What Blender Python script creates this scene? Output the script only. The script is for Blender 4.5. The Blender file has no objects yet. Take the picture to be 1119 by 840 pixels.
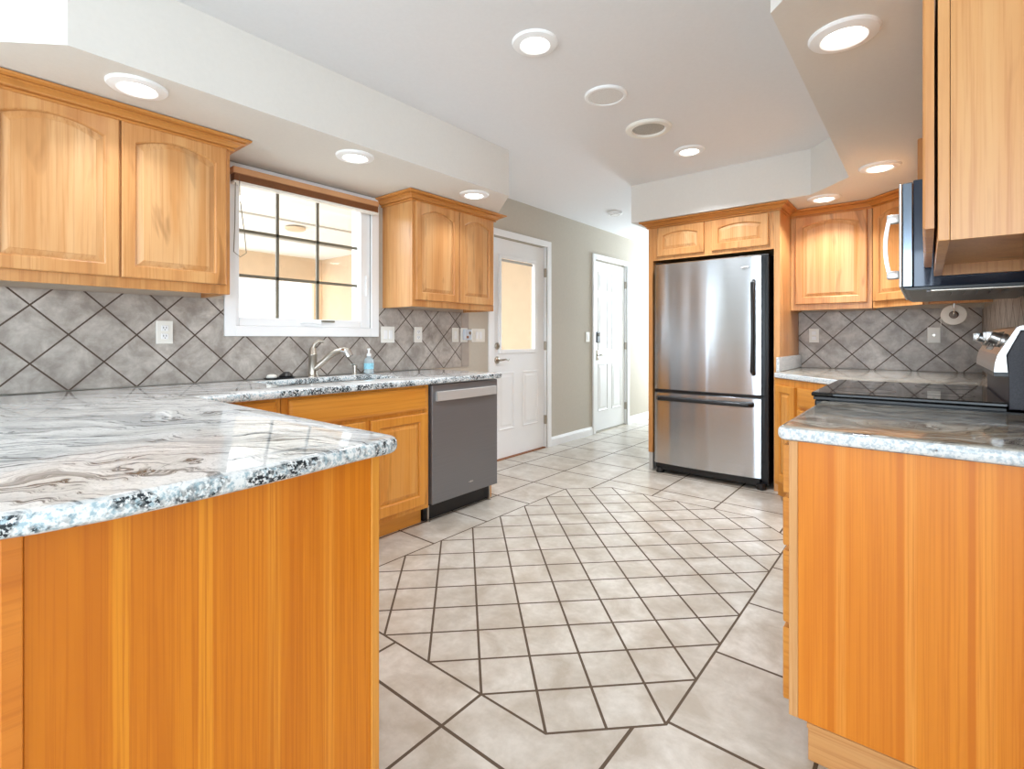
import bpy, bmesh, math, random
from mathutils import Vector, Matrix
random.seed(7)
S = bpy.context.scene
COL = S.collection

# ------------------------------------------------------------ camera, light, exposure
cam_data = bpy.data.cameras.new('camera')
cam_data.sensor_fit = 'HORIZONTAL'; cam_data.sensor_width = 36.0
cam_data.lens = 550.95 / 1119 * 36.0
cam_data.shift_y = -(420 - 370.2) / 1119
cam_data.clip_start = 0.02
cam = bpy.data.objects.new('camera', cam_data); COL.objects.link(cam)
cam.location = (0, 0, 1.12); cam.rotation_euler = (math.pi / 2, 0, 0.6882)
S.camera = cam
S.view_settings.view_transform = 'Standard'; S.view_settings.look = 'None'
S.view_settings.gamma = 1.0; S.view_settings.exposure = 0.54
S.view_settings.use_curve_mapping = False

world = bpy.data.worlds.new('daylight'); S.world = world; world.use_nodes = True
world.node_tree.nodes['Background'].inputs[0].default_value = (0.85, 0.93, 1.0, 1)
world.node_tree.nodes['Background'].inputs[1].default_value = 2.0

def area(name, loc, rot, sx, sy, energy, color=(1, 1, 1), shape='RECTANGLE', spread=math.pi):
    l = bpy.data.lights.new(name, 'AREA'); l.shape = shape; l.size = sx; l.size_y = sy
    l.energy = energy; l.color = color; l.spread = spread
    o = bpy.data.objects.new(name, l); COL.objects.link(o); o.location = loc; o.rotation_euler = rot
    return o
PI = math.pi
COOL = (0.73, 0.87, 1.0)
area('rear_fill_light', (0.1, -4.9, 1.45), (PI / 2, 0, 0), 3.4, 1.9, 135, COOL)  # area lamp added at an unseen rear opening to light the room
area('side_fill_light', (3.9, -1.8, 1.45), (PI / 2, 0, PI / 2), 3.0, 1.9, 80, COOL)  # second added lamp, at an unseen opening on the right side
area('patio_door_daylight', (-2.98, -1.55, 1.05), (PI / 2, 0, -PI / 2), 1.7, 1.9, 26, COOL)
area('hall_fill_light', (-2.48, 7.85, 1.5), (-PI / 2, 0, 0), 0.9, 1.6, 72, COOL)  # fill added at the unseen hall end, brightens the far doors
area('patio_fill_light', (-5.6, 0.7, 2.3), (0, 0, 0), 4.0, 2.5, 190, (0.86, 0.93, 1.0))  # fill added below the patio roof to make the patio bright

# ------------------------------------------------------------ node helpers
class G:
    def __init__(s, name):
        s.m = bpy.data.materials.new(name); s.m.use_nodes = True
        s.t = s.m.node_tree; s.n = s.t.nodes; s.l = s.t.links
        s.b = s.n['Principled BSDF']; s._c = None
    def new(s, ty, **kw):
        n = s.n.new(ty)
        for k, v in kw.items(): setattr(n, k, v)
        return n
    def put(s, sock, v):
        if v is None: return
        if isinstance(v, bpy.types.NodeSocket): s.l.new(v, sock)
        elif isinstance(v, (tuple, list)) and len(v) == 3 and len(sock.default_value) == 4: sock.default_value = (*v, 1)
        else: sock.default_value = v
    def math(s, op, a, b=None, c=None):
        n = s.new('ShaderNodeMath', operation=op)
        s.put(n.inputs[0], a); s.put(n.inputs[1], b); s.put(n.inputs[2], c); return n.outputs[0]
    def coord(s, out='Object'):
        if s._c is None: s._c = s.new('ShaderNodeTexCoord')
        return s._c.outputs[out]
    def xyz(s):
        n = s.new('ShaderNodeSeparateXYZ'); s.l.new(s.coord(), n.inputs[0]); return n.outputs
    def map(s, scale=(1, 1, 1), rot=(0, 0, 0), loc=(0, 0, 0), vec=None):
        n = s.new('ShaderNodeMapping'); s.l.new(vec or s.coord(), n.inputs[0])
        n.inputs['Location'].default_value = loc; n.inputs['Rotation'].default_value = rot; n.inputs['Scale'].default_value = scale
        return n.outputs[0]
    def noise(s, vec, scale, detail=3, rough=.5, dist=0, w=None):
        n = s.new('ShaderNodeTexNoise'); 
        if w is not None: n.noise_dimensions = '4D'; s.put(n.inputs['W'], w)
        s.l.new(vec, n.inputs['Vector']); n.inputs['Scale'].default_value = scale
        n.inputs['Detail'].default_value = detail; n.inputs['Roughness'].default_value = rough
        n.inputs['Distortion'].default_value = dist; return n.outputs['Fac']
    def ramp(s, fac, stops, interp='LINEAR'):
        n = s.new('ShaderNodeValToRGB'); s.l.new(fac, n.inputs[0]); cr = n.color_ramp; cr.interpolation = interp
        while len(cr.elements) < len(stops): cr.elements.new(0.5)
        for e, (p, c) in zip(cr.elements, stops):
            e.position = p; e.color = (c, c, c, 1) if isinstance(c, (int, float)) else (*c, 1)
        return n.outputs[0]
    def mix(s, fac, a, b, mode='MIX'):
        n = s.new('ShaderNodeMix', data_type='RGBA', blend_type=mode); s.put(n.inputs[0], fac)
        s.put(n.inputs[6], a); s.put(n.inputs[7], b); return n.outputs[2]
    def comb(s, x=0, y=0, z=0):
        n = s.new('ShaderNodeCombineXYZ'); s.put(n.inputs[0], x); s.put(n.inputs[1], y); s.put(n.inputs[2], z); return n.outputs[0]
    def white(s, vec):
        n = s.new('ShaderNodeTexWhiteNoise'); s.l.new(vec, n.inputs[0]); return n.outputs[0]
    def rnd(s):
        return s.new('ShaderNodeObjectInfo').outputs['Random']
    def bump(s, h, strength=.2, dist=.01):
        n = s.new('ShaderNodeBump'); n.inputs['Strength'].default_value = strength; n.inputs['Distance'].default_value = dist
        s.l.new(h, n.inputs['Height']); s.l.new(n.outputs[0], s.b.inputs['Normal'])
    def set(s, **kw):
        for k, v in kw.items(): s.put(s.b.inputs[k.replace('_', ' ')], v)
        return s.m

def sr(r, g, b):          # photograph colour (0-255) to linear
    return tuple(((c / 255) / 12.92 if c / 255 <= .04045 else ((c / 255 + .055) / 1.055) ** 2.4) for c in (r, g, b))

def plain(name, col, rough=.5, metal=0.0, var=0.04, vs=6.0, **kw):
    g = G(name); n = g.noise(g.coord(), vs, 4)
    lo = tuple(c * (1 - var) for c in col); hi = tuple(min(1, c * (1 + var)) for c in col)
    return g.set(Base_Color=g.ramp(n, [(.3, lo), (.7, hi)]), Roughness=rough, Metallic=metal, **kw)

def wood(name, base, dark, light, grain='z', across='x', stave=.085, rough=.33, stave_amt=.5):
    g = G(name); o = g.xyz(); ax = {'x': 0, 'y': 1, 'z': 2}
    r = g.rnd(); w = g.math('MULTIPLY', r, 37.0)
    sc = [13, 13, 13]; sc[ax[grain]] = .9
    broad = g.noise(g.map(tuple(v * .35 for v in sc)), 1.6, 5, .55, .8, w)
    fine = g.noise(g.map(tuple(v * (6 if v > 1 else 1.6) for v in sc)), 1.5, 4, .6, .2, w)
    knots = g.noise(g.map((3.2, 3.2, 3.2) if grain != 'z' else (5, 5, 1.3)), 1.3, 2, .5, 2.0, g.math('ADD', w, 3.3))
    sv = g.math('FLOOR', g.math('ADD', g.math('DIVIDE', o[ax[across]], stave), g.math('MULTIPLY', r, 9.0)))
    st = g.white(g.comb(sv, w, 0))
    c = g.ramp(broad, [(.28, dark), (.48, base), (.72, light)])
    c = g.mix(g.math('MULTIPLY', g.ramp(st, [(0, 0), (1, 1)]), stave_amt), c, g.mix(.5, base, light))
    c = g.mix(g.ramp(fine, [(.33, .5), (.52, 0.0)]), c, dark)
    c = g.mix(g.ramp(knots, [(.60, 0), (.76, .6)] if grain == 'z' else [(.70, 0), (.85, .4)]), c, tuple(v * .45 for v in dark))
    g.bump(fine, .06, .002)
    return g.set(Base_Color=c, Roughness=rough, Specular_IOR_Level=.45)

UP_B, UP_D, UP_L = sr(206, 147, 88), sr(178, 110, 54), sr(220, 172, 116)  # paler than the base wood: partly own tone, partly lamplight in the colour
M = {}
M['up_v'] = wood('honey_wood_upright_grain', UP_B, UP_D, UP_L)
M['up_panel'] = wood('honey_wood_staved_panel', UP_B, sr(184, 122, 66), sr(228, 186, 136), stave_amt=.75)
M['up_h'] = wood('honey_wood_lengthwise_grain', UP_B, UP_D, UP_L, grain='x', across='z', stave=2)
M['up_y'] = wood('honey_wood_side_panel', UP_B, UP_D, UP_L, across='y', stave=.09)
LO_B, LO_D, LO_L = sr(212, 140, 52), sr(184, 106, 30), sr(222, 156, 70)
M['lo_v'] = wood('amber_wood_upright_grain', LO_B, LO_D, LO_L)
M['lo_panel'] = wood('amber_wood_staved_panel', LO_B, LO_D, sr(224, 168, 96), stave_amt=.75)
M['lo_h'] = wood('amber_wood_lengthwise_grain', LO_B, LO_D, LO_L, grain='x', across='z', stave=2)
M['lo_y'] = wood('amber_wood_side_panel', LO_B, LO_D, LO_L, across='y', stave=.09)

M['crown'] = wood('honey_crown_wood_shaded', sr(200, 132, 62), sr(168, 98, 38), sr(212, 150, 82), grain='x', across='z', stave=2)  # darker than the doors: partly own orange, partly shade in the colour
def veneer(name, axis, off, length, bands, base, dark):
    g = G(name); o = g.xyz(); k = {'x': 0, 'y': 1}[axis]
    f = g.math('DIVIDE', g.math('SUBTRACT', o[k], off), length)
    stops = [(0.0, base)]
    for p0, p1, col in bands:
        a, b = (p0 - off) / length, (p1 - off) / length
        stops += [(a - .006, base), (a, col), (b, col), (b + .006, base)]
    c = g.ramp(f, stops)
    sc = [190, 190, 1.6]
    fine = g.noise(g.map(tuple(sc)), 1.0, 4, .6, .3)
    broad = g.noise(g.map((9, 9, .5)), 1.0, 4, .6, 1.0)
    c = g.mix(g.ramp(broad, [(.42, 0), (.62, .55)]), c, dark)
    c = g.mix(g.ramp(fine, [(.36, .6), (.54, 0)]), c, dark)
    return g.set(Base_Color=c, Roughness=.36, Specular_IOR_Level=.4)

M['wall'] = plain('warm_grey_wall_paint', sr(196, 188, 174), .85, 0, .02, 40)
M['ceil'] = plain('white_ceiling_paint', sr(233, 233, 234), .9, 0, .012, 60)
M['soffit'] = plain('pale_soffit_paint', sr(224, 220, 213), .85, 0, .012, 60)
M['white'] = plain('white_trim_paint', sr(245, 246, 246), .42, 0, .01)
M['switch'] = plain('ivory_plastic', sr(240, 238, 230), .35, 0, .01)
M['black'] = plain('black_plastic', sr(18, 18, 20), .32, 0, .1)
M['bglass'] = plain('black_glass', sr(12, 12, 14), .03, 0, .05)
M['navy'] = plain('blue_black_enamel', sr(34, 44, 60), .06, .2, .08)
M['smoke'] = plain('smoked_mirror_steel', sr(120, 132, 146), .08, 1.0, .05)
M['chrome'] = plain('polished_chrome', (.78, .77, .75), .14, 1.0, .02)
M['nickel'] = plain('satin_nickel', sr(178, 170, 158), .3, 1.0, .03)
M['paper'] = plain('white_paper', sr(238, 234, 226), .95, 0, .03, 30)
M['grey_cut'] = plain('grey_base_strip', sr(190, 186, 180), .6)
M['patio_wall'] = plain('tan_stucco', sr(224, 200, 172), .9, 0, .03, 8)
M['patio_ceiling'] = plain('pale_patio_ceiling', sr(246, 243, 238), .9, 0, .02)
M['deck'] = plain('patio_concrete', sr(210, 200, 185), .9, 0, .05)
M['darkbrown'] = plain('dark_brown_blind', sr(150, 96, 58), .5, 0, .1)
M['valance'] = plain('tan_blind_valance', sr(212, 158, 112), .45, 0, .06)
M['muntin'] = plain('grey_muntin_bar', sr(122, 116, 100), .5)
M['teal'] = plain('blue_label_print', sr(150, 212, 228), .5, 0, .2, 60)

def steel(name, col, rough, aniso=.0, wav=0.0, rot=0.0, metal=1.0):
    g = G(name)
    br = g.noise(g.map((1.5, 1.5, 240)), 1.0, 3)
    c = g.ramp(br, [(.3, tuple(v * .93 for v in col)), (.7, col)])
    if wav:
        wv = g.noise(g.map((5.0, 5.0, .35)), 1.0, 1, .4, .2); g.bump(wv, 1.0, wav)
    return g.set(Base_Color=c, Metallic=metal, Roughness=rough, Anisotropic=aniso, Anisotropic_Rotation=rot)
M['steel'] = steel('brushed_stainless_steel', sr(196, 200, 204), .22, .8, .010, .25)
M['dsteel'] = steel('dark_stainless_steel', sr(128, 128, 130), .42, .3, metal=.55)
M['bar'] = steel('pale_brushed_bar', sr(206, 206, 204), .45, metal=.5)
M['steelp'] = steel('stainless_trim', sr(205, 204, 202), .36)

g = G('window_glass'); gb = g.new('ShaderNodeBsdfGlossy'); gb.inputs['Roughness'].default_value = .01
tr = g.new('ShaderNodeBsdfTransparent'); mx = g.new('ShaderNodeMixShader'); mx.inputs[0].default_value = .06
g.l.new(tr.outputs[0], mx.inputs[1]); g.l.new(gb.outputs[0], mx.inputs[2]); g.l.new(mx.outputs[0], g.n['Material Output'].inputs[0])
M['glass'] = g.m
g = G('clear_plastic_bottle'); M['clear'] = g.set(Base_Color=sr(222, 236, 240), Roughness=.1, Transmission_Weight=.5, IOR=1.2)
g = G('lamp_lens'); M['lens'] = g.set(Base_Color=(1, 1, 1), Emission_Color=(1.0, .97, .92), Emission_Strength=3.0)
g = G('frosted_door_blind'); M['shade'] = g.set(Base_Color=sr(240, 214, 176), Roughness=.8, Transmission_Weight=.0)

def granite(name, white, mid, dark, warm, ang, edge_blue, sc=1.0, k=0.0, clump=.47, rough=.05, spec=.7, wa=.55, vs=0.0):
    g = G(name)
    warp = g.noise(g.coord(), 1.5, 4, .5, .3); warp2 = g.noise(g.map(loc=(5, 3, 1)), 1.9, 4, .5, .3)
    v0 = g.comb(g.math('MULTIPLY', warp, wa), g.math('MULTIPLY', warp2, wa), 0)
    add = g.new('ShaderNodeVectorMath', operation='ADD'); g.l.new(g.coord(), add.inputs[0]); g.l.new(v0, add.inputs[1])
    rt_ = g.map((1, 1, 1), (0, 0, ang), vec=add.outputs[0])
    m1 = g.map((1.0 * sc, 5 * sc, 1.2), vec=rt_)
    m2 = g.map((2.8 * sc, 30 * sc, 3.0), vec=rt_)
    a = g.noise(m1, 1.25, 5, .6, .3); b = g.noise(m2, 1.2, 7, .72, .25)
    sp = g.noise(g.coord(), 130, 4, .65); bl = g.noise(m1, .9, 3, .5, .5)
    top = g.mix(g.ramp(a, [(.47 - vs, 0), (.62 - vs, .75)]), white, mid)
    top = g.mix(g.ramp(bl, [(.50 - k, 0), (.64 - k, .75)]), top, warm)
    top = g.mix(g.ramp(b, [(.50, 0), (.60, .75)]), top, mid)
    top = g.mix(g.math('MULTIPLY', g.ramp(b, [(.55 - vs, 0), (.62 - vs, 1)]), g.ramp(a, [(.40, .2), (.54, 1)])), top, dark)
    top = g.mix(g.ramp(sp, [(.52, 0), (.66, .5)]), top, mid)
    bl2 = g.noise(g.coord(), 13, 4, .6, .6); sp2 = g.noise(g.coord(), 110, 4, .65); sp3 = g.noise(g.coord(), 150, 3, .6)
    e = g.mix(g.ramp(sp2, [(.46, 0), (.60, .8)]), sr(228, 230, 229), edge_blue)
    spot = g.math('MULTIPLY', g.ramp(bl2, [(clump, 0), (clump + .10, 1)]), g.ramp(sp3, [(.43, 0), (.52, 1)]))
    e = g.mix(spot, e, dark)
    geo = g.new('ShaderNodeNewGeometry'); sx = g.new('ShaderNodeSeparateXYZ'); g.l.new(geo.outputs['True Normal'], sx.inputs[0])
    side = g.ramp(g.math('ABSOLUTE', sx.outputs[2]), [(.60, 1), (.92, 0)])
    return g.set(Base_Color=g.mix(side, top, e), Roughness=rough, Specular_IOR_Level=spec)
M['granite'] = granite('white_granite_dark_veins', sr(238, 239, 238), sr(168, 171, 172), sr(40, 46, 50), sr(222, 222, 218), math.radians(-38), sr(138, 168, 180), 1.7, 0.0, .45, .02, .38, .62, .012)
M['granite_w'] = granite('grey_brown_granite', sr(196, 194, 184), sr(128, 122, 108), sr(74, 58, 48), sr(164, 148, 122), math.radians(-12), sr(168, 184, 194), 2.6, .02, .66, .10, .28, .8, .06)

def tile_common(g, col_a, col_b, grout, line, cell, mott=7.0, rough=.3):
    m = g.noise(g.coord(), mott, 6, .62, .4); m2 = g.noise(g.coord(), mott * 5, 4, .6)
    c = g.ramp(m, [(.36, col_a), (.64, col_b)])
    c = g.mix(g.ramp(m2, [(.35, .25), (.6, 0)]), c, tuple(v * .8 for v in col_a))
    rv = g.white(cell)
    c = g.mix(g.math('MULTIPLY', rv, .22), c, tuple(v * .82 for v in col_a))
    c = g.mix(line, c, grout)
    inv = g.math('SUBTRACT', 1.0, line); g.bump(g.math('ADD', inv, g.math('MULTIPLY', m2, .06)), .5, .0025)
    return g.set(Base_Color=c, Roughness=g.math('ADD', rough, g.math('MULTIPLY', line, .5)), Specular_IOR_Level=.4)

def floor_mat():
    g = G('beige_floor_tile'); o = g.xyz()
    u = g.math('DIVIDE', g.math('ADD', o[0], 1.085 + .43 * 40), .43); v = g.math('DIVIDE', g.math('ADD', o[1], -.998 + .431 * 40), .431)
    du = g.math('MULTIPLY', g.math('PINGPONG', u, .5), .43); dv = g.math('MULTIPLY', g.math('PINGPONG', v, .5), .431)
    lo = g.math('LESS_THAN', g.math('MINIMUM', du, dv), .0052)
    a = g.math('ADD', o[0], 1.209); b = g.math('ADD', o[1], -.7915)
    i = g.math('ADD', g.math('DIVIDE', g.math('ADD', a, b), .24972), 60); j = g.math('ADD', g.math('DIVIDE', g.math('SUBTRACT', b, a), .24972), 60)
    di = g.math('MULTIPLY', g.math('PINGPONG', i, .5), .17658); dj = g.math('MULTIPLY', g.math('PINGPONG', j, .5), .17658)
    li = g.math('LESS_THAN', g.math('MINIMUM', di, dj), .0044)
    ax = g.math('ABSOLUTE', g.math('ADD', o[0], 1.334)); ay = g.math('ABSOLUTE', g.math('ADD', o[1], -2.290))
    mm = g.math('MAXIMUM', g.math('SUBTRACT', ax, .749), g.math('SUBTRACT', ay, 1.124))
    mm = g.math('MAXIMUM', mm, g.math('DIVIDE', g.math('SUBTRACT', g.math('ADD', ax, ay), .749 + 1.124 - .25), 1.4142))
    ins = g.math('LESS_THAN', mm, 0.0); bd = g.math('LESS_THAN', g.math('ABSOLUTE', mm), .0042)
    line = g.math('ADD', g.math('MULTIPLY', ins, li), g.math('MULTIPLY', g.math('SUBTRACT', 1.0, ins), lo))
    line = g.math('MAXIMUM', line, bd)
    cx = g.math('ADD', g.math('MULTIPLY', ins, g.math('FLOOR', i)), g.math('MULTIPLY', g.math('SUBTRACT', 1.0, ins), g.math('FLOOR', u)))
    cy = g.math('ADD', g.math('MULTIPLY', ins, g.math('FLOOR', j)), g.math('MULTIPLY', g.math('SUBTRACT', 1.0, ins), g.math('FLOOR', v)))
    return tile_common(g, sr(174, 163, 148), sr(208, 202, 192), sr(84, 68, 52), line, g.comb(cx, cy, ins), 6.0, .28)
M['floor'] = floor_mat()

def splash_mat(name, k, off, zoff):
    g = G(name); o = g.xyz()
    a = g.math('SUBTRACT', o[k], off - .2568 * 20); b = g.math('SUBTRACT', o[2], zoff)
    i = g.math('DIVIDE', g.math('ADD', a, b), .2568); j = g.math('DIVIDE', g.math('SUBTRACT', a, b), .2568)
    d = g.math('MINIMUM', g.math('PINGPONG', i, .5), g.math('PINGPONG', j, .5))
    line = g.math('LESS_THAN', g.math('MULTIPLY', d, .1816), .0034)
    return tile_common(g, sr(150, 142, 134), sr(200, 193, 185), sr(82, 68, 58), line, g.comb(g.math('FLOOR', i), g.math('FLOOR', j), 0), 9.0, .34)
M['splash_l'] = splash_mat('grey_diagonal_wall_tile', 1, .491, 1.140)
M['splash_b'] = splash_mat('grey_diagonal_wall_tile_back', 0, -.584, 1.127)
M['splash_s'] = plain('grey_border_tile', sr(168, 158, 148), .35, 0, .1, 12)

# ------------------------------------------------------------ mesh helpers
class MB:
    def __init__(s): s.bm = bmesh.new(); s.mi = 0
    def _f(s, vs):
        try:
            f = s.bm.faces.new(vs); f.material_index = s.mi; return f
        except ValueError: return None
    def box(s, x0, x1, y0, y1, z0, z1, bev=0.0, seg=2):
        x0, x1 = sorted((x0, x1)); y0, y1 = sorted((y0, y1)); z0, z1 = sorted((z0, z1))
        v = [s.bm.verts.new((x, y, z)) for z in (z0, z1) for x, y in ((x0, y0), (x1, y0), (x1, y1), (x0, y1))]
        fs = [s._f([v[i] for i in q]) for q in ((3, 2, 1, 0), (4, 5, 6, 7), (0, 1, 5, 4), (1, 2, 6, 5), (2, 3, 7, 6), (3, 0, 4, 7))]
        if bev > 0:
            es = {e for f in fs for e in f.edges}
            bmesh.ops.bevel(s.bm, geom=list(es), offset=bev, segments=seg, affect='EDGES', profile=.5, clamp_overlap=True)
        return s
    def prism(s, pts, a, b, axis='z', bev=0.0, seg=2):
        P = {'z': lambda p, h: (p[0], p[1], h), 'y': lambda p, h: (p[0], h, p[1]), 'x': lambda p, h: (h, p[0], p[1])}[axis]
        lo = [s.bm.verts.new(P(p, a)) for p in pts]; hi = [s.bm.verts.new(P(p, b)) for p in pts]; n = len(pts)
        fs = [s._f(lo[::-1]), s._f(hi)] + [s._f([lo[i], lo[(i + 1) % n], hi[(i + 1) % n], hi[i]]) for i in range(n)]
        if bev > 0:
            es = {e for f in fs[:2] for e in f.edges}
            bmesh.ops.bevel(s.bm, geom=list(es), offset=bev, segments=seg, affect='EDGES', profile=.5, clamp_overlap=True)
        return s
    def rings(s, rings, cap0=True, cap1=True, closed=False):
        R = [[s.bm.verts.new(p) for p in r] for r in rings]; n = len(R[0])
        for a, b in zip(R, R[1:] + ([R[0]] if closed else [])):
            for i in range(n): s._f([a[i], a[(i + 1) % n], b[(i + 1) % n], b[i]])
        if not closed:
            if cap0: s._f(R[0][::-1])
            if cap1: s._f(R[-1])
        return s
    def lathe(s, prof, c=(0, 0, 0), axis='z', n=32, cap0=True, cap1=True):
        A = Vector({'z': (0, 0, 1), 'x': (1, 0, 0), 'y': (0, 1, 0)}[axis] if isinstance(axis, str) else axis).normalized()
        U = A.orthogonal().normalized(); V = A.cross(U); c = Vector(c)
        return s.rings([[c + A * h + (U * math.cos(2 * PI * k / n) + V * math.sin(2 * PI * k / n)) * r for k in range(n)] for r, h in prof], cap0, cap1)
    def tube(s, pts, r, n=12):
        pts = [Vector(p) for p in pts]; rr = r if isinstance(r, (list, tuple)) else [r] * len(pts); out = []; U = None
        for i, p in enumerate(pts):
            t = (pts[min(i + 1, len(pts) - 1)] - pts[max(i - 1, 0)]).normalized()
            U = t.orthogonal().normalized() if U is None else (U - t * U.dot(t)).normalized()
            V = t.cross(U); out.append([p + (U * math.cos(2 * PI * k / n) + V * math.sin(2 * PI * k / n)) * rr[i] for k in range(n)])
        return s.rings(out)
    def sweep(s, prof, path, z0):
        """profile (out, up) swept along an open 2D path, mitred; out = left of travel"""
        P = [Vector(p) for p in path]; R = []
        for i, p in enumerate(P):
            ns = []
            if i > 0: d = (P[i] - P[i - 1]).normalized(); ns.append(Vector((-d.y, d.x)))
            if i < len(P) - 1: d = (P[i + 1] - P[i]).normalized(); ns.append(Vector((-d.y, d.x)))
            m = ns[0] if len(ns) == 1 else (ns[0] + ns[1]) / (1 + ns[0].dot(ns[1]))
            R.append([(p.x + m.x * o, p.y + m.y * o, z0 + u) for o, u in prof])
        return s.rings(R)
    def build(s, name, mat, parent=None, world=False, smooth=False):
        bmesh.ops.recalc_face_normals(s.bm, faces=s.bm.faces)
        if world and parent is not None:
            q = parent; off = Vector((0, 0, 0))
            while q is not None: off += q.location; q = q.parent
            bmesh.ops.translate(s.bm, verts=s.bm.verts, vec=-off)
        me = bpy.data.meshes.new(name); s.bm.to_mesh(me); s.bm.free()
        for m in (mat if isinstance(mat, (list, tuple)) else [mat]): me.materials.append(m)
        if smooth:
            for p in me.polygons: p.use_smooth = True
            try: me.set_sharp_from_angle(angle=math.radians(35))
            except Exception: pass
        o = bpy.data.objects.new(name, me); COL.objects.link(o); o.parent = parent
        return o

def thing(name, label, cat, loc, rotz=0, group=None):
    o = bpy.data.objects.new(name, None); COL.objects.link(o); o.location = loc; o.rotation_euler = (0, 0, rotz)
    o.empty_display_size = .05; o['label'] = label; o['category'] = cat
    if group: o['group'] = group
    return o
def tag(o, label, cat, group=None):
    o['label'] = label; o['category'] = cat
    if group: o['group'] = group
    return o
def struct(o): o['kind'] = 'structure'; return o
def sempty(name, loc):
    o = bpy.data.objects.new(name, None); COL.objects.link(o); o.location = loc; o['kind'] = 'structure'; return o
def dup(root, loc, rotz, label):
    r = root.copy(); COL.objects.link(r); r.location = loc; r.rotation_euler = (0, 0, rotz); r['label'] = label
    for ch in list(root.children):
        c = ch.copy(); COL.objects.link(c); c.parent = r
        for gch in list(ch.children):
            d = gch.copy(); COL.objects.link(d); d.parent = c
    return r

# ------------------------------------------------------------ room shell
XL, XR, YB, ZC, ZS = -3.03, 0.31, 4.80, 2.44, 2.12
struct(MB().box(-3.2, 4.1, -5.1, 8.1, -.1, 0).build('floor', M['floor']))
struct(MB().box(-3.2, 4.1, -5.1, 8.1, ZC, ZC + .1).build('ceiling', M['ceil']))

def wall_with_holes(name, x0, x1, ya, yb, holes, mat):
    """wall slab along Y with rectangular openings (y0,y1,z0,z1)"""
    m = MB(); y = ya
    for (h0, h1, z0, z1) in sorted(holes):
        m.box(x0, x1, y, h0, 0, ZC)
        if z0 > 0: m.box(x0, x1, h0, h1, 0, z0)
        m.box(x0, x1, h0, h1, z1, ZC); y = h1
    m.box(x0, x1, y, yb, 0, ZC)
    return struct(m.build(name, mat))
wall_with_holes('wall_left', XL - .14, XL, -5, 8, [(-2.45, -.65, 0, 2.05), (1.205, 2.115, 1.19, 2.08), (3.405, 4.245, 0, 2.065), (5.225, 6.04, 0, 2.065)], M['wall'])
struct(MB().box(-1.93, XR + .1, YB, YB + .1, 0, ZC).build('wall_back', M['wall']))
struct(MB().box(-1.99, -1.93, YB, 8, 0, ZC).build('wall_hall', M['wall']))
struct(MB().box(XR, XR + .1, 1.12, YB, 0, ZC).build('wall_right', M['wall']))
struct(MB().box(XR + .1, 4.0, 1.12, 1.22, 0, ZC).build('wall_dining', M['wall']))
m = MB()
for a, b, c, d in ((-3.2, -2.93, 0, ZC), (-2.03, -1.93, 0, ZC), (-2.93, -2.03, 2.3, ZC), (-2.93, -2.03, 0, .7)): m.box(a, b, 8.0, 8.1, c, d)
struct(m.build('wall_far', M['wall']))
m = MB()
for a, b, c, d in ((-3.2, -1.6, 0, ZC), (1.8, 4.1, 0, ZC), (-1.6, 1.8, 0, .5), (-1.6, 1.8, 2.4, ZC)): m.box(a, b, -5.1, -5.0, c, d)
struct(m.build('wall_rear', M['wall']))
m = MB()
for a, b, c, d in ((-5.0, -3.3, 0, ZC), (-.3, 1.12, 0, ZC), (-3.3, -.3, 0, .5), (-3.3, -.3, 2.4, ZC)): m.box(4.0, 4.1, a, b, c, d)
struct(m.build('wall_side', M['wall']))

# soffits
struct(MB().prism([(XL, 3.36), (-2.26, 2.715), (-2.26, .365), (XL, -.405)][::-1], ZS, ZC).build('ceiling_soffit_left', M['soffit']))
struct(MB().prism([(-1.97, YB), (-1.97, 4.02), (-.62, 4.02), (-.37, 3.73), (-.37, 1.70), (.21, 1.12), (XR, 1.12), (XR, YB)], ZS, ZC).build('ceiling_soffit_right', M['soffit']))

# baseboards
def baseboard(name, x, y0, y1):
    prof = [(x, 0), (x + .016, 0), (x + .016, .07), (x + .011, .082), (x + .008, .092), (x, .095)]
    struct(MB().prism(prof, y0, y1, 'y').build(name, M['white']))
baseboard('baseboard_left', XL, 4.315, 5.155); baseboard('baseboard_hall', XL, 6.11, 8.0)
baseboard('baseboard_corner', XL, 2.70, 3.34)

# ------------------------------------------------------------ window
w = sempty('window_1', (XL, 1.66, 1.135))
Y0, Y1, Z0, Z1 = 1.15, 2.17, 1.135, 2.115
m = MB(); cw = .06
for a, b, c, d in ((Y0, Y0 + cw, Z0, Z1), (Y1 - cw, Y1, Z0, Z1), (Y0 + cw, Y1 - cw, Z0, Z0 + cw), (Y0 + cw, Y1 - cw, Z1 - .035, Z1)): m.box(XL + .001, XL + .02, a, b, c, d, .003)
m.build('casing', M['white'], w, True)
m = MB()
for a, b, c, d in ((1.21, 1.235, 1.195, 2.075), (2.035, 2.11, 1.195, 2.075), (1.235, 2.035, 1.195, 1.245), (1.235, 2.035, 2.03, 2.075)): m.box(XL - .11, XL - .001, a, b, c, d, .004)
m.build('window_frame', M['white'], w, True)
m = MB()
for y in (1.478, 1.742): m.box(XL - .062, XL - .048, y - .0085, y + .0085, 1.245, 2.03)
for z in (1.49, 1.752): m.box(XL - .062, XL - .048, 1.235, 2.035, z - .0085, z + .0085)
m.build('muntin_bars', M['muntin'], w, True)
MB().box(XL - .058, XL - .054, 1.235, 2.035, 1.245, 2.03).build('pane', M['glass'], w, True)
MB().tube([(XL - .005, 1.60, 1.222), (XL + .018, 1.62, 1.226), (XL + .024, 1.68, 1.222), (XL + .024, 1.72, 1.215)], [.008, .007, .006, .009]).build('crank_handle', M['white'], w, True, True)
MB().box(XL - .01, XL + .012, 1.74, 1.83, 1.228, 1.24, .003).build('sash_lock', M['muntin'], w, True)
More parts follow.
